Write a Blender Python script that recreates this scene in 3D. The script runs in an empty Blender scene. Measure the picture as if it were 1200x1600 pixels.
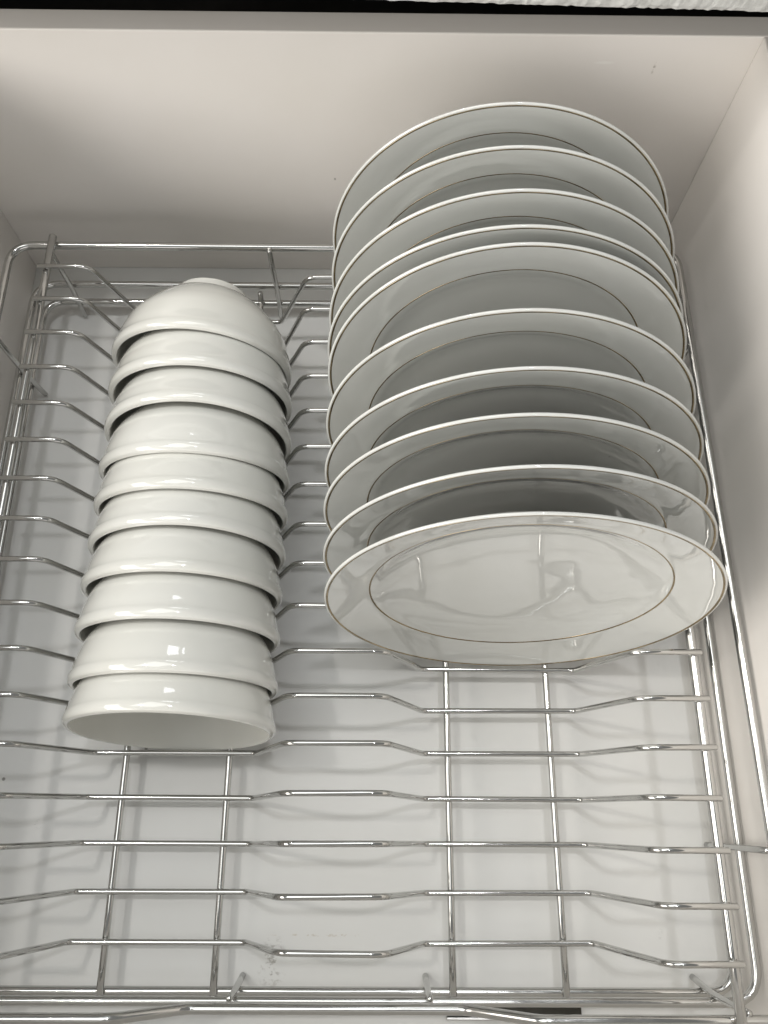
import bpy, math, random
from mathutils import Vector, Matrix

random.seed(7)
scene = bpy.context.scene
C = scene.collection
MM = 0.001                                    # everything below is written in millimetres

# ------------------------------------------------------------------ camera
def make_camera():
    t, y, r = math.radians(20.63), math.radians(-0.98), math.radians(1.32)
    right0 = Vector((math.cos(y), math.sin(y), 0))
    up0 = Vector((-math.sin(y) * math.cos(t), math.cos(y) * math.cos(t), math.sin(t)))
    back = Vector((math.sin(y) * math.sin(t), -math.cos(y) * math.sin(t), math.cos(t)))
    right = right0 * math.cos(r) + up0 * math.sin(r)
    up = -right0 * math.sin(r) + up0 * math.cos(r)
    m = Matrix((right, up, back)).transposed().to_4x4()
    m.translation = Vector((183.1, 68.08, 492.43)) * MM
    cd = bpy.data.cameras.new("camera")
    cd.sensor_fit = 'VERTICAL'
    cd.sensor_height = 36.0
    cd.sensor_width = 27.0
    cd.lens = 1241.0 / 1600.0 * 36.0
    cd.clip_start = 0.01
    cd.clip_end = 50
    co = bpy.data.objects.new("camera", cd)
    co.matrix_world = m
    C.objects.link(co)
    scene.camera = co

make_camera()

# ------------------------------------------------------------------ world and lamps (indoor: ceiling downlights, window, added fills)
w = bpy.data.worlds.new("World")
scene.world = w
w.use_nodes = True
bg = w.node_tree.nodes["Background"]
bg.inputs[0].default_value = (0.985, 0.99, 0.96, 1)
bg.inputs[1].default_value = 0.25

def lamp(name, loc, target, power, size, color, shape='DISK', size_y=None):
    d = bpy.data.lights.new(name, 'AREA')
    d.shape = shape
    d.size = size * MM
    if size_y:
        d.size_y = size_y * MM
    d.energy = power
    d.color = color
    o = bpy.data.objects.new(name, d)
    o.location = Vector(loc) * MM
    o.rotation_euler = (Vector(target) - Vector(loc)).to_track_quat('-Z', 'Y').to_euler()
    C.objects.link(o)
    return o

lamp("ceiling_downlight", (-600, 420, 2000), (150, 200, 0), 5.2, 85, (1.0, 0.965, 0.91))
lamp("ceiling_downlight", (420, 420, 2000), (180, 200, 0), 4.8, 85, (0.98, 0.985, 1.0))
lamp("overhead_fill", (-260, 470, 2000), (200, 200, 0), 11.5, 1400, (0.975, 0.995, 0.965), 'RECTANGLE', 1000)  # soft overhead fill, added to ease hard shadows and brighten the drawer
lamp("window_light", (384, 2300, 2600), (180, 150, 0), 3.2, 620, (0.93, 0.97, 1.0), 'RECTANGLE', 330)
lamp("window_light", (960, 2300, 2600), (180, 150, 0), 0.7, 110, (0.93, 0.97, 1.0), 'RECTANGLE', 330)
lamp("room_fill", (0, -2400, 950), (150, 463, 120), 24, 3600, (1.0, 0.965, 0.935), 'RECTANGLE', 1300)  # broad front fill added for the back wall, standing for the bright room
lamp("room_fill", (-2100, -200, 1500), (390, 250, 100), 44, 2000, (1.0, 0.955, 0.89), 'RECTANGLE', 1500)  # fill added on the left to brighten the right wall
lamp("room_fill", (-1750, -1500, 1250), (390, 250, 100), 34, 1800, (1.0, 0.955, 0.89), 'RECTANGLE', 1300)  # second share of the left fill, added for the wall's low front part

vs = scene.view_settings
vs.view_transform = 'Standard'
vs.look = 'None'
vs.gamma = 1
vs.use_curve_mapping = False
vs.exposure = 0.0

# ------------------------------------------------------------------ material helpers
def new_mat(name, color, rough=0.5, metal=0.0, coat=0.0, spec=0.5):
    m = bpy.data.materials.new(name)
    m.use_nodes = True
    b = m.node_tree.nodes["Principled BSDF"]
    b.inputs["Base Color"].default_value = (*color, 1)
    b.inputs["Roughness"].default_value = rough
    b.inputs["Metallic"].default_value = metal
    b.inputs["Specular IOR Level"].default_value = spec
    if coat:
        b.inputs["Coat Weight"].default_value = coat
        b.inputs["Coat Roughness"].default_value = 0.015
    return m, m.node_tree, b

def nd(nt, typ, **kw):
    n = nt.nodes.new(typ)
    for k, v in kw.items():
        if k.startswith("in_"):
            n.inputs[k[3:].replace("_", " ")].default_value = v
        else:
            setattr(n, k, v)
    return n

def noise(nt, scale, detail=3, rough=0.5, vec=None):
    n = nd(nt, "ShaderNodeTexNoise")
    n.inputs["Scale"].default_value = scale
    n.inputs["Detail"].default_value = detail
    n.inputs["Roughness"].default_value = rough
    if vec is not None:
        nt.links.new(vec, n.inputs["Vector"])
    return n

def ramp(nt, src, lo, hi, c0=(0, 0, 0, 1), c1=(1, 1, 1, 1)):
    r = nd(nt, "ShaderNodeValToRGB")
    r.color_ramp.elements[0].position = lo
    r.color_ramp.elements[1].position = hi
    r.color_ramp.elements[0].color = c0
    r.color_ramp.elements[1].color = c1
    nt.links.new(src, r.inputs[0])
    return r

def mixc(nt, fac, a, b):
    m = nd(nt, "ShaderNodeMix", data_type='RGBA')
    for sock, v in ((m.inputs[0], fac), (m.inputs[6], a), (m.inputs[7], b)):
        if hasattr(v, "is_linked"):
            nt.links.new(v, sock)
        else:
            sock.default_value = v
    return m.outputs[2]

def bump(nt, b, height, strength, dist):
    n = nd(nt, "ShaderNodeBump")
    n.inputs["Strength"].default_value = strength
    n.inputs["Distance"].default_value = dist
    nt.links.new(height, n.inputs["Height"])
    nt.links.new(n.outputs[0], b.inputs["Normal"])

def melamine(name, color, rough, dirt=0.5, streaks=None):
    """white laminate board: faint mottling, soft roughness changes, a few specks and scuffs"""
    m, nt, b = new_mat(name, color, rough, spec=.3)
    co = nd(nt, "ShaderNodeTexCoord").outputs["Object"]
    big = noise(nt, 9, 4, .55, co)
    col = mixc(nt, ramp(nt, big.outputs[0], .3, .75).outputs[0], (*color, 1),
               (color[0] * .95, color[1] * .945, color[2] * .925, 1))
    # specks
    vo = nd(nt, "ShaderNodeTexVoronoi")
    vo.inputs["Scale"].default_value = 24
    vo.inputs["Randomness"].default_value = 1
    nt.links.new(co, vo.inputs["Vector"])
    spot = ramp(nt, vo.outputs["Distance"], .018, .03, (1, 1, 1, 1), (0, 0, 0, 1))
    gate = nd(nt, "ShaderNodeSeparateColor")
    nt.links.new(vo.outputs["Color"], gate.inputs[0])
    g2 = ramp(nt, gate.outputs[0], .80, .82)
    mul = nd(nt, "ShaderNodeMath", operation='MULTIPLY')
    nt.links.new(spot.outputs[0], mul.inputs[0]); nt.links.new(g2.outputs[0], mul.inputs[1])
    mul2 = nd(nt, "ShaderNodeMath", operation='MULTIPLY'); mul2.inputs[1].default_value = dirt
    nt.links.new(mul.outputs[0], mul2.inputs[0])
    col = mixc(nt, mul2.outputs[0], col, (.10, .09, .075, 1))
    # scuff marks with a place of their own: (centre mm, half sizes mm, rotation, strength, colour)
    for (cx, cy, cz), (hx, hy, hz), sc, st, cc in (streaks or []):
        mp = nd(nt, "ShaderNodeMapping", vector_type='POINT')
        mp.inputs["Location"].default_value = (-cx * MM, -cy * MM, -cz * MM)
        nt.links.new(co, mp.inputs["Vector"])
        mp2 = nd(nt, "ShaderNodeVectorMath", operation='DIVIDE')
        mp2.inputs[1].default_value = (hx * MM, hy * MM, hz * MM)
        nt.links.new(mp.outputs[0], mp2.inputs[0])
        ln = nd(nt, "ShaderNodeVectorMath", operation='LENGTH')
        nt.links.new(mp2.outputs[0], ln.inputs[0])
        fall = ramp(nt, ln.outputs["Value"], .35, 1.0, (1, 1, 1, 1), (0, 0, 0, 1))
        nz = noise(nt, sc, 4, .7, co)
        nzr = ramp(nt, nz.outputs[0], .52, .62) if sc else ramp(nt, nz.outputs[0], 0, .01)
        a = nd(nt, "ShaderNodeMath", operation='MULTIPLY')
        nt.links.new(fall.outputs[0], a.inputs[0]); nt.links.new(nzr.outputs[0], a.inputs[1])
        a2 = nd(nt, "ShaderNodeMath", operation='MULTIPLY'); a2.inputs[1].default_value = st
        nt.links.new(a.outputs[0], a2.inputs[0])
        col = mixc(nt, a2.outputs[0], col, (*cc, 1))
    nt.links.new(col, b.inputs["Base Color"])
    rr = ramp(nt, noise(nt, 30, 3, .6, co).outputs[0], .3, .7,
              (rough * .85,) * 3 + (1,), (min(1, rough * 1.2),) * 3 + (1,))
    nt.links.new(rr.outputs[0], b.inputs["Roughness"])
    bump(nt, b, noise(nt, 220, 2, .5, co).outputs[0], .05, .0004)
    return m

M = {}
def wall_mark(x, y, z):          # world mm -> the drawer panels' own coordinates
    return (x - 153, y - 200, z + 37)
M['board'] = melamine("white_melamine", (.81, .78, .752), .36, .35, [
    (wall_mark(-88.0, 463, 45), (4.0, 9, 1.0), 0, .5, (.2, .17, .13)),
    (wall_mark(-62, 463, 131), (1.0, 9, .9), 0, .6, (.15, .14, .12)),
    (wall_mark(152, 463, 74), (.9, 9, 1.4), 0, .6, (.15, .14, .12)),
    (wall_mark(308, 463, 164), (7, 9, 1.2), 0, .55, (.9, .89, .86)),
    (wall_mark(337, 463, 161), (1.1, 9, 5), 300, .6, (.3, .27, .22)),
])
M['base'] = melamine("white_melamine_base", (.72, .72, .712), .42, .7, [
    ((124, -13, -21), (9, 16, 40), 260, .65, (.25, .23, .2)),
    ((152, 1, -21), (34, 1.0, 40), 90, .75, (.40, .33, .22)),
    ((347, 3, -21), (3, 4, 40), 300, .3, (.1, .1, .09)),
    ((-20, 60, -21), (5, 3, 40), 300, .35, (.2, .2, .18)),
])
# chrome wire
def steel(name, base, rough):
    m, nt, b = new_mat(name, base, rough, 1.0)
    co = nd(nt, "ShaderNodeTexCoord").outputs["Object"]
    n = noise(nt, 60, 4, .6, co)
    r = ramp(nt, n.outputs[0], .3, .75, (rough * .6,) * 3 + (1,), (rough * 1.9,) * 3 + (1,))
    nt.links.new(r.outputs[0], b.inputs["Roughness"])
    return m
M['wire'] = steel("polished_wire", (.58, .578, .565), .09)
M['rod'] = steel("polished_rod", (.57, .568, .555), .11)
M['weld'] = steel("weld_bead", (.74, .73, .71), .2)
M['slide'], _, _ = new_mat("dark_slide_steel", (.06, .058, .05), .25, 1.0)

def porcelain(name, color, rough, wave=.16):
    """glaze with faint pooling, a little waviness and a few pinholes; each piece takes its own part of the pattern"""
    m, nt, b = new_mat(name, color, rough, 0, 1.0)
    tc = nd(nt, "ShaderNodeTexCoord").outputs["Object"]
    rnd = nd(nt, "ShaderNodeObjectInfo").outputs["Random"]
    off = nd(nt, "ShaderNodeVectorMath", operation='MULTIPLY_ADD')
    off.inputs[1].default_value = (9.1, 5.3, 7.7)
    nt.links.new(rnd, off.inputs[0]); nt.links.new(tc, off.inputs[2])
    co = off.outputs[0]
    n = noise(nt, 16, 4, .55, co)
    col = mixc(nt, ramp(nt, n.outputs[0], .3, .75).outputs[0], (*color, 1),
               (color[0] * .965, color[1] * .96, color[2] * .94, 1))
    vo = nd(nt, "ShaderNodeTexVoronoi")
    vo.inputs["Scale"].default_value = 30
    nt.links.new(co, vo.inputs["Vector"])
    spot = ramp(nt, vo.outputs["Distance"], .012, .022, (1, 1, 1, 1), (0, 0, 0, 1))
    sep = nd(nt, "ShaderNodeSeparateColor"); nt.links.new(vo.outputs["Color"], sep.inputs[0])
    gate = ramp(nt, sep.outputs[0], .9, .92)
    mu = nd(nt, "ShaderNodeMath", operation='MULTIPLY')
    nt.links.new(spot.outputs[0], mu.inputs[0]); nt.links.new(gate.outputs[0], mu.inputs[1])
    mu2 = nd(nt, "ShaderNodeMath", operation='MULTIPLY'); mu2.inputs[1].default_value = .55
    nt.links.new(mu.outputs[0], mu2.inputs[0])
    col = mixc(nt, mu2.outputs[0], col, (.16, .14, .11, 1))
    nt.links.new(col, b.inputs["Base Color"])
    bp = nd(nt, "ShaderNodeBump")
    bp.inputs["Strength"].default_value = wave
    bp.inputs["Distance"].default_value = .0007
    nt.links.new(noise(nt, 24, 2, .4, co).outputs[0], bp.inputs["Height"])
    nt.links.new(bp.outputs[0], b.inputs["Normal"])
    nt.links.new(bp.outputs[0], b.inputs["Coat Normal"])
    return m
M['bowl'] = porcelain("ivory_glaze", (.755, .755, .722), .07)
M['bowl_inside'] = porcelain("ivory_glaze_inside", (.755, .755, .722), .38)
M['bowl_inside'].node_tree.nodes["Principled BSDF"].inputs["Coat Weight"].default_value = .12
M['bowl_inside'].node_tree.nodes["Principled BSDF"].inputs["Coat Roughness"].default_value = .3
M['plate'] = porcelain("white_glaze", (.635, .645, .63), .03, .5)
M['gold'], _nt, _b = new_mat("worn_gold_line", (.6, .48, .3), .2, 1.0)
_n = noise(_nt, 45, 3, .6, nd(_nt, "ShaderNodeTexCoord").outputs["Object"])
_r = ramp(_nt, _n.outputs[0], .35, .65, (.22, .17, .10, 1), (.54, .43, .27, 1))
_nt.links.new(_r.outputs[0], _b.inputs["Base Color"])

# rough pale stone edge
M['stone'], _nt, _b = new_mat("rough_pale_stone", (.62, .62, .60), .75)
_co = nd(_nt, "ShaderNodeTexCoord").outputs["Object"]
_n = noise(_nt, 160, 5, .65, _co)
_r = ramp(_nt, _n.outputs[0], .3, .7, (.48, .48, .46, 1), (.70, .70, .68, 1))
_nt.links.new(_r.outputs[0], _b.inputs["Base Color"])
bump(_nt, _b, _n.outputs[0], .6, .0012)
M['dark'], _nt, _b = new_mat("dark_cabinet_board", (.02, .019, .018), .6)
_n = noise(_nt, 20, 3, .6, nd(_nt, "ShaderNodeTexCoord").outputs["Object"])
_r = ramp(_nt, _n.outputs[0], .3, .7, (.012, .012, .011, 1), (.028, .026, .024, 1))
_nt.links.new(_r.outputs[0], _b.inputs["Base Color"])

# ------------------------------------------------------------------ mesh helpers (mm in, m out)
def mesh(name, verts, faces, mat, smooth=True):
    me = bpy.data.meshes.new(name)
    me.from_pydata([(v[0] * MM, v[1] * MM, v[2] * MM) for v in verts], [], faces)
    me.materials.append(mat)
    if smooth:
        me.polygons.foreach_set("use_smooth", [True] * len(me.polygons))
    me.update()
    return me

def obj(name, me, parent=None, loc=(0, 0, 0)):
    o = bpy.data.objects.new(name, me)
    o.location = Vector(loc) * MM
    if parent:
        o.parent = parent
    C.objects.link(o)
    return o

def thing(name, label, cat, loc=(0, 0, 0), group=None):
    o = bpy.data.objects.new(name, None)
    o.empty_display_size = .02
    o.location = Vector(loc) * MM
    o["label"] = label
    o["category"] = cat
    if group:
        o["group"] = group
    C.objects.link(o)
    return o

def box_mesh(name, lo, hi, mat, bev=1.0):
    """box with small chamfered edges"""
    import bmesh
    bm = bmesh.new()
    bmesh.ops.create_cube(bm, size=1)
    for v in bm.verts:
        v.co = Vector(((lo[i] + hi[i]) / 2 + v.co[i] * (hi[i] - lo[i])) for i in range(3)) * MM
    if bev:
        bmesh.ops.bevel(bm, geom=bm.edges[:], offset=bev * MM, segments=2, affect='EDGES', profile=.5)
    me = bpy.data.meshes.new(name)
    bm.to_mesh(me); bm.free()
    me.materials.append(mat)
    return me

def fillet(pts, radii, seg=7):
    out = []
    n = len(pts)
    for i, p in enumerate(pts):
        p = Vector(p)
        r = radii[i] if isinstance(radii, (list, tuple)) else radii
        if i == 0 or i == n - 1 or r <= 0:
            out.append(p); continue
        a = (Vector(pts[i - 1]) - p); b = (Vector(pts[i + 1]) - p)
        la, lb = a.length, b.length
        a.normalize(); b.normalize()
        ang = a.angle(b)
        if ang > math.pi - .02:
            out.append(p); continue
        d = min(r / math.tan(ang / 2), la * .48, lb * .48)
        p0, p1 = p + a * d, p + b * d
        for k in range(seg + 1):
            t = k / seg
            out.append(p0 * (1 - t) ** 2 + p * 2 * t * (1 - t) + p1 * t * t)
    return out

def tube(name, pts, rad, mat, sides=12, closed=False, cap=True, bulge=0.4):
    pts = [Vector(p) for p in pts]
    n = len(pts)
    verts, faces = [], []
    tang = []
    for i in range(n):
        if closed:
            t = pts[(i + 1) % n] - pts[i - 1]
        else:
            t = pts[min(i + 1, n - 1)] - pts[max(i - 1, 0)]
        tang.append(t.normalized())
    ref = Vector((0, 0, 1)) if abs(tang[0].z) < .9 else Vector((1, 0, 0))
    nrm = (ref - tang[0] * ref.dot(tang[0])).normalized()
    rings = []
    def ring(c, t, nr, r):
        b = t.cross(nr)
        base = len(verts)
        for k in range(sides):
            a = 2 * math.pi * k / sides
            verts.append(c + nr * (math.cos(a) * r) + b * (math.sin(a) * r))
        rings.append(base)
    for i in range(n):
        if i:
            nrm = (nrm - tang[i] * nrm.dot(tang[i])).normalized()
        if not closed and cap and i == 0:
            ring(pts[0] - tang[0] * rad * bulge, tang[0], nrm, rad * .62)
        ring(pts[i], tang[i], nrm, rad)
        if not closed and cap and i == n - 1:
            ring(pts[i] + tang[i] * rad * bulge, tang[i], nrm, rad * .62)
    m = len(rings)
    for i in range(m if closed else m - 1):
        a, b = rings[i], rings[(i + 1) % m]
        for k in range(sides):
            k2 = (k + 1) % sides
            faces.append((a + k, a + k2, b + k2, b + k))
    if not closed:
        faces.append(tuple(reversed(range(rings[0], rings[0] + sides))))
        faces.append(tuple(range(rings[-1], rings[-1] + sides)))
    return mesh(name, verts, faces, mat)

def catmull(pts, sub=4):
    out = []
    n = len(pts)
    for i in range(n - 1):
        p0, p1, p2, p3 = pts[max(i - 1, 0)], pts[i], pts[i + 1], pts[min(i + 2, n - 1)]
        for k in range(sub):
            t = k / sub
            out.append(tuple(.5 * ((2 * b) + (-a + c) * t + (2 * a - 5 * b + 4 * c - d) * t * t + (-a + 3 * b - 3 * c + d) * t ** 3)
                             for a, b, c, d in zip(p0, p1, p2, p3)))
    out.append(pts[-1])
    return out

def lathe(name, prof, mat, seg=128, cy=0.0, closed=False, wob=0.0):
    """prof: (r, n) points; axis +Z, centre at (0, cy, 0)"""
    verts, faces = [], []
    rings = []
    for r, nn in prof:
        if r < 1e-6:
            rings.append((len(verts), 1)); verts.append((0, cy, nn))
        else:
            rings.append((len(verts), seg))
            for k in range(seg):
                a = 2 * math.pi * k / seg
                q = 1 + wob * math.sin(2 * a + .7)
                verts.append((r * q * math.cos(a), cy + r * q * math.sin(a), nn))
    m = len(rings)
    for i in range(m if closed else m - 1):
        (a, na), (b, nb) = rings[i], rings[(i + 1) % m]
        for k in range(seg):
            k2 = (k + 1) % seg
            if na == 1:
                faces.append((a, b + k, b + k2))
            elif nb == 1:
                faces.append((a + k, b, a + k2))
            else:
                faces.append((a + k, b + k, b + k2, a + k2))
    return mesh(name, verts, faces, mat)

# ------------------------------------------------------------------ the drawer
XL, XR, YF, YB, ZF, ZT, TH = -84.5, 390.5, -64, 463, -21, 181, 15.5
drawer = thing("drawer", "open white laminate kitchen drawer holding the wire dish rack", "drawer", (153, 200, ZF - 16))
dz = Vector(drawer.location) / MM
def dpart(name, lo, hi, mat):
    lo = [a - b for a, b in zip(lo, dz)]; hi = [a - b for a, b in zip(hi, dz)]
    o = obj(name, box_mesh(name, lo, hi, mat, .8), drawer)
    return o
# the base keeps world-aligned object coordinates for its scuffs
me = box_mesh("bottom_panel", (XL - TH, YF - TH, ZF - 16), (XR + TH, YB + TH, ZF), M['base'], .8)
o = obj("bottom_panel", me, drawer, tuple(-dz))
dpart("back_panel", (XL - TH, YB, ZF + .05), (XR + TH, YB + TH, ZT), M['board'])
dpart("front_panel", (XL - TH, YF - TH, ZF + .05), (XR + TH, YF, ZT), M['board'])
dpart("side_panel", (XL - TH, YF + .05, ZF + .05), (XL, YB - .05, ZT), M['board'])
dpart("side_panel", (XR, YF + .05, ZF + .05), (XR + TH, YB - .05, ZT), M['board'])

# ------------------------------------------------------------------ counter edge and dark cabinet behind the drawer
ct = thing("countertop", "rough pale stone counter edge at the top right above the drawer", "countertop", (180, 428, 225))
ct.rotation_euler = (0, 0, math.radians(-1.54))
import bmesh
bm = bmesh.new()
NX, prof = 520, [(0.6, 0), (0, 2), (0, 8), (.2, 14), (.6, 20), (2.5, 23), (8, 24), (60, 24), (560, 24)]
grid = []
for i in range(NX + 1):
    x = -560 + 1120 * i / NX
    row = []
    for j, (y, z) in enumerate(prof):
        jag = random.uniform(-.35, .35) if j < 6 else 0
        jz = random.uniform(-.25, .25) if 0 < j < 8 else random.uniform(-.2, .25) if j == 0 else 0
        row.append(bm.verts.new((x * MM, (y + jag) * MM, (z + jz) * MM)))
    row.append(bm.verts.new((x * MM, 560 * MM, 0)))
    grid.append(row)
for i in range(NX):
    n = len(grid[0])
    for j in range(n):
        bm.faces.new((grid[i][j], grid[i + 1][j], grid[i + 1][(j + 1) % n], grid[i][(j + 1) % n]))
bm.faces.new(list(reversed(grid[0]))); bm.faces.new(grid[-1])
bmesh.ops.recalc_face_normals(bm, faces=bm.faces[:])
me = bpy.data.meshes.new("slab"); bm.to_mesh(me); bm.free(); me.materials.append(M['stone'])
obj("slab", me, ct)

cab = thing("cabinet", "dark cabinet interior seen as a black gap behind the drawer", "cabinet", (153, 700, -60))
cz = Vector(cab.location) / MM
def cpart(name, lo, hi):
    obj(name, box_mesh(name, [a - b for a, b in zip(lo, cz)], [a - b for a, b in zip(hi, cz)], M['dark'], .8), cab)
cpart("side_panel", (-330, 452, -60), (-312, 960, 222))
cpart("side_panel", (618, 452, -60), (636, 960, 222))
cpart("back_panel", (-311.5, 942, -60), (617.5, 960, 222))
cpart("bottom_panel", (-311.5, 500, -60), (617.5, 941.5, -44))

# ------------------------------------------------------------------ wire dish rack
rack = thing("wire_dish_rack", "polished steel wire dish rack with wavy dividers filling the drawer", "dish rack", (160, 200, ZF))
ro = Vector(rack.location) / MM
def rpart(name, me, loc=(0, 0, 0)):
    return obj(name, me, rack, Vector(loc) - ro)

WR, RR, SR, ER = 1.62, 2.45, 2.0, 2.6      # radii: divider wire, frame rod, support rod, side rail
HM, HS = 50.1, 61.7

def rect_loop(x0, x1, y0, y1, z, rad, x1b=None, seg=7):
    x1b = x1 if x1b is None else x1b
    p = [Vector((x0, y0, z)), Vector((x1, y0, z)), Vector((x1b, y1, z)), Vector((x0, y1, z))]
    ext = [p[-1]] + p + [p[0]]
    out = []
    for i in range(1, 5):
        out += fillet([ext[i - 1], ext[i], ext[i + 1]], [0, rad, 0], seg)[1:-1]
    return out

def densify(pts, step, closed):
    out = []
    n = len(pts)
    for i in range(n if closed else n - 1):
        a, b = pts[i], pts[(i + 1) % n]
        k = max(1, int((b - a).length // step))
        for j in range(k):
            out.append(a.lerp(b, j / k))
    if not closed:
        out.append(pts[-1])
    return out

ZTOP = HS - WR - ER * 2 - RR + .15
# bottom frame and middle frame
rpart("bottom_rail", tube("bottom_rail", densify(rect_loop(-65.5, 381, -24.6, 421.5, -7.1, 16), 30, True), RR, M['rod'], 12, True))
rpart("middle_rail", tube("middle_rail", densify(rect_loop(-67, 386.8, -26, 424.8, 9.6, 18), 30, True), RR, M['rod'], 12, True))
# top rim: dips along the front
p = [Vector((-66, -25.2, ZTOP)), Vector((57, -25.2, ZTOP)), Vector((87, -26.0, 27)), Vector((229, -26.0, 27)),
     Vector((262, -25.4, ZTOP)), Vector((386.8, -25.2, ZTOP)), Vector((383.2, 424, ZTOP)), Vector((-66, 424, ZTOP))]
radii = [16, 14, 14, 14, 14, 16, 16, 16]
loop = []
for i in range(8):
    loop += fillet([p[i - 1], p[i], p[(i + 1) % 8]], [0, radii[i], 0], 8)[1:-1]
rpart("top_rim", tube("top_rim", densify(loop, 30, True), RR + .15, M['rod'], 14, True))

# struts tying the three frames together, standing on the drawer base
def strut(x, y, inx, iny, ztop):
    """inx, iny: unit direction towards the inside of the basket"""
    off = RR + 1.6
    pts = [(x + inx * (off - .1), y + iny * (off - .1), ztop), (x + inx * (off - .2), y + iny * (off - .2), 10),
           (x + inx * (off + 1.5), y + iny * (off + 1.5), -7),
           (x + inx * (off + 3), y + iny * (off + 3), ZF + 2.0)]
    o = rpart("strut", tube("strut", fillet(pts, [0, 8, 8, 0], 5), 1.75, M['rod'], 10))
    return o
for x in (-40, 108, 211, 362):
    strut(x, -26.0, 0, 1, 24 if 60 < x < 260 else ZTOP + .8)
for x in (-40, 108, 258, 362):
    strut(x, 424.4, 0, -1, ZTOP + .8)
for y in (50, 350):
    strut(386.6, y, -1, 0, ZTOP + .8)
    strut(-66.6, y, 1, 0, ZTOP + .8)

# support rods running front to back under the dividers, hooked up at the back end
for x in (33.5, 94.8, 225.1, 286.8):
    pts = [(x, -26.5, -3.2), (x, 413, -3.2), (x, 419, -2.6), (x, 423.2, 3.5)]
    rpart("support_rod", tube("support_rod", densify([Vector(q) for q in fillet(pts, [0, 3, 4, 0], 5)], 40, False), SR, M['rod'], 12))
# side rails carrying the divider ends
for x in (356.0, -36.8):
    z = HS - WR - ER + .1
    rpart("side_rail", tube("side_rail", densify([Vector((x, -34, z)), Vector((x, 427.5, z))], 40, False), ER, M['rod'], 14))

# divider wires: each bent by hand, so no two are quite alike
def divider_mesh():
    j = lambda a: random.uniform(-a, a)
    pts = [(-40.2 + j(.7), 0, HS), (-8.0 + j(.8), j(.3), HS), (14.5 + j(.6), j(.3), 0), (111.5 + j(.6), j(.3), 0),
           (134.0 + j(.8), 2.1 + j(.5), HM + j(.5)), (187.0 + j(.8), 2.1 + j(.5), HM + j(.5)),
           (209.5 + j(.6), j(.3), 0), (303.2 + j(.6), j(.3), 0), (323.5 + j(.8), j(.3), HS), (359.6 + j(.7), 0, HS)]
    f = fillet(pts, [0, 11, 5, 5, 11, 11, 5, 5, 11, 0], 8)
    return tube("divider_wire", densify([Vector(q) for q in f], 25, False), WR, M['wire'], 12)
for k in range(17):
    rpart("divider_wire", divider_mesh(), (0, 25 * k + random.uniform(-.25, .25), 0))

# weld beads where the side rails sit on the rim
def bead(x, y, z, r):
    pr = [(0, r)] + [(r * math.sin(a), r * math.cos(a)) for a in [math.pi * i / 8 for i in range(1, 8)]] + [(0, -r)]
    me = lathe("weld_bead", list(reversed(pr)), M['weld'], 12)
    o = rpart("weld_bead", me, (x, y, z)); o.scale = (1.1, .9, .8)
for x in (356.0, -36.8):
    for y, s in ((-25.2, 1), (424, -1)):
        bead(x - 2.6, y + s * 1.2, ZTOP + 2.4, 1.5)
bead(108, 421.5, ZTOP + 1.6, 1.4)
# dark strip of the slide under the front rim
rpart("slide_strip", box_mesh("slide_strip", (222, -37.5, -18), (297, -33.0, -15), M['slide'], .5))
rpart("slide_edge", box_mesh("slide_edge", (222, -39.6, -18), (296, -37.7, -14.2), M['rod'], .5))

# ------------------------------------------------------------------ porcelain bowls, nested on edge
RB = 56.0
outer = [(53.2, -.9), (54.4, -.55), (55.4, .1), (56.0, 1.5), (56.05, 3.2), (55.75, 4.8), (55.2, 6.2), (54.6, 8.4), (53.8, 12), (52.8, 15.6), (51.7, 19),
         (50.2, 23), (48.0, 27), (45.3, 30.8), (42.0, 35), (38.2, 39.2), (34.0, 43.2), (30.0, 46.2), (26.2, 48.6)]
inner_rev = [(0, 44.6), (7, 44.2), (14, 43.0), (21, 40.9), (28, 37.7), (34.5, 33.6), (40, 28.6), (44.6, 23), (48.2, 18), (50.3, 11), (51.5, 5), (52.1, 1.4), (52.5, -.3)]
bprof = catmull(inner_rev + outer, 3) + [(23.5, 49.4), (0, 49.4)]
# axis: local +Z looks out of the opening, so depth d is -Z
bowl_me = lathe("bowl_body", [(r, -d) for r, d in bprof], M['bowl'], 112, RB)
bowl_me.materials.append(M['bowl_inside'])
n_in = (len(inner_rev) - 1) * 3 * 112            # faces of the hollow side come first
for p_ in bowl_me.polygons[:n_in]:
    p_.material_index = 1
fprof = [(19.5, -48.6), (19.8, -53.2), (20.6, -54.4), (22.4, -54.6), (23.5, -53.8), (24.2, -51.5), (25.6, -48.4)]
foot_me = lathe("foot_ring", catmull(fprof, 3), M['bowl'], 80, RB)

def place(o, xc, y0, z0, lean, yaw, spin=0):
    l, a = math.radians(lean), math.radians(yaw)
    up = Vector((0, math.sin(l), math.cos(l)))
    right = Vector((math.cos(a), math.sin(a), 0))
    up = (up - right * up.dot(right)).normalized()
    n = right.cross(up)
    m = Matrix((right, up, n)).transposed().to_4x4()
    m.translation = Vector((xc, y0, z0)) * MM
    o.matrix_world = m

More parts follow.
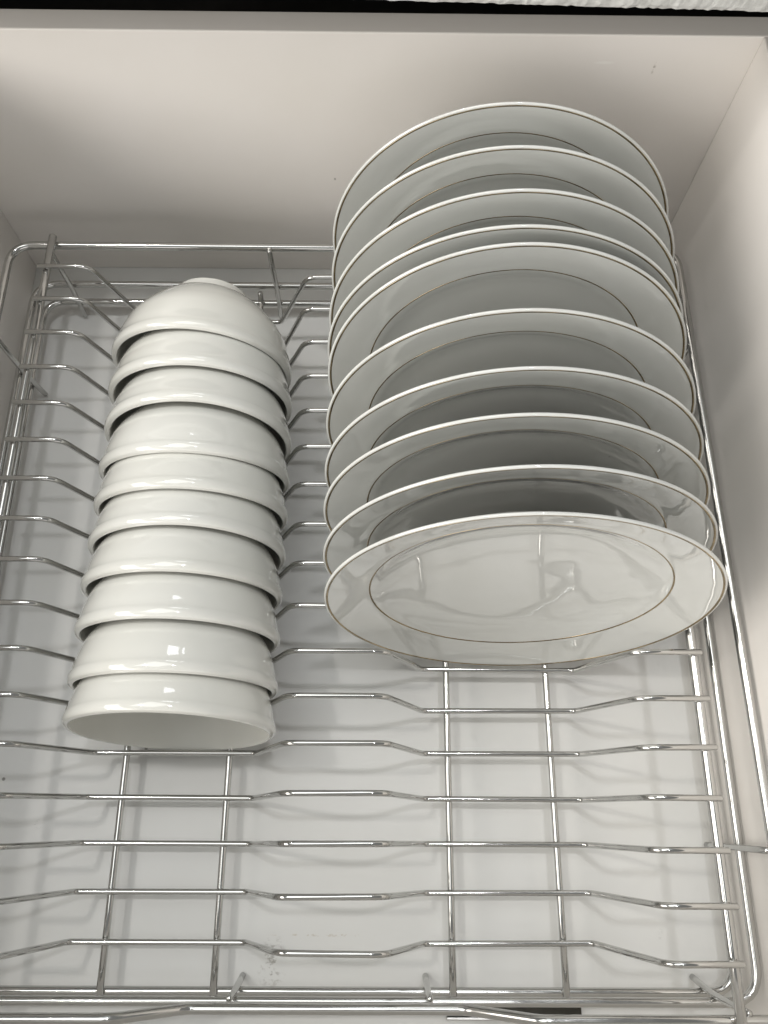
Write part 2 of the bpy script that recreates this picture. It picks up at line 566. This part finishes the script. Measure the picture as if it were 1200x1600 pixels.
bowls = [(71.8, 102.2, 5.4, -.4), (71.9, 126.9, 2.4, .1), (71.8, 154.1, 2.1, 0), (71.9, 180.1, 1.2, -.1), (72.7, 203.2, 2.3, .4),
         (72.8, 231.0, -1.6, .1), (72.7, 256.6, -4.0, .1), (72.7, 275.5, 2.3, .2), (71.9, 304.9, -1.1, -.3), (70.5, 331.0, -2.2, -2.6)]
ordinal = ["", "second", "third", "fourth", "fifth", "sixth", "seventh", "eighth", "ninth"]
for i, (x, y, l, a) in enumerate(bowls):
    if i == 0:
        lab = "frontmost ivory porcelain bowl, its open mouth facing the camera"
    elif i == 9:
        lab = "rearmost ivory bowl, its round foot ring showing at the back"
    else:
        lab = "ivory porcelain bowl, %s from the front of the nested row" % ordinal[i]
    t = thing("porcelain_bowl", lab, "bowl", group="nested bowls standing on edge")
    place(t, x, y, -6.0, l, a)
    obj("body", bowl_me, t)
    obj("foot_ring", foot_me, t)

# ------------------------------------------------------------------ plates standing in the rack
RP = 100.3
front = [(0, -21.0), (14, -20.8), (28, -20.1), (42, -18.7), (54, -16.7), (62, -14.7), (69, -11.9), (73.5, -9.5), (77.5, -7.7), (83, -6.0), (90, -3.6), (96, -1.5), (99.2, -.45),
         (100.0, -.62), (100.3, -1.2), (100.05, -1.8), (99.0, -2.3), (94, -4.4), (88, -7.2), (82, -10), (77, -12.2), (72.5, -15.6), (67, -19.8), (61, -22.6), (57.5, -23.6)]
foot = [(56.6, -25.4), (55.8, -26.2), (54.6, -26.2), (53.8, -25.4), (53.2, -23.8), (40, -23.6), (0, -23.6)]
pprof = catmull(front, 4) + foot
plate_me = lathe("plate_body", list(reversed([(r, n) for r, n in pprof]))[::-1], M['plate'], 176, RP)

def prof_at(r):
    pts = catmull(front, 8)
    for (r0, n0), (r1, n1) in zip(pts, pts[1:]):
        if r0 <= r <= r1:
            t = (r - r0) / (r1 - r0 + 1e-9)
            return n0 + (n1 - n0) * t
    return 0
def band(name, ra, rb, lift):
    top = [(ra + (rb - ra) * k / 3, prof_at(ra + (rb - ra) * k / 3) + lift) for k in range(4)]
    bot = [(r, n - lift - .25) for r, n in reversed(top)]
    return lathe(name, top + bot, M['gold'], 176, RP, True)
rim_me = band("rim_line", 98.15, 99.15, .09)
inn_me = band("inner_line", 76.6, 77.4, .08)

plates = [(255.0, 152.8, 7.8, -1.1), (254.2, 180.3, 5.8, .2), (253.5, 203.9, 5.9, -.6), (253.7, 228.8, 5.2, .3), (253.5, 254.4, 6.5, -.2),
          (253.7, 285.0, 8.3, .5), (253.0, 306.4, 4.7, .1), (253.3, 325.6, 5.3, 0), (253.8, 356.7, 3.9, -.9), (253.6, 382.5, 4.6, -1.2)]
plab = ["frontmost white plate with gold lines, its whole face in view",
        "white gold-lined plate standing directly behind the frontmost plate",
        "white gold-lined plate, third from the front of the row",
        "white gold-lined plate, fourth from the front of the row",
        "white gold-lined plate, fifth from the front, in front of a wide gap",
        "white gold-lined plate, sixth from the front, leaning back against the next plate",
        "white gold-lined plate, seventh from the front, mostly hidden by a leaning plate",
        "white gold-lined plate, third from the back of the row",
        "white gold-lined plate standing just in front of the rearmost plate",
        "rearmost white gold-lined plate, nearest the drawer's back panel"]
for i, (x, y, l, a) in enumerate(plates):
    t = thing("dinner_plate", plab[i], "plate", group="plates standing in the rack")
    place(t, x, y, -6.0, l, a)
    obj("body", plate_me, t)
    obj("rim_line", rim_me, t)
    obj("inner_line", inn_me, t)
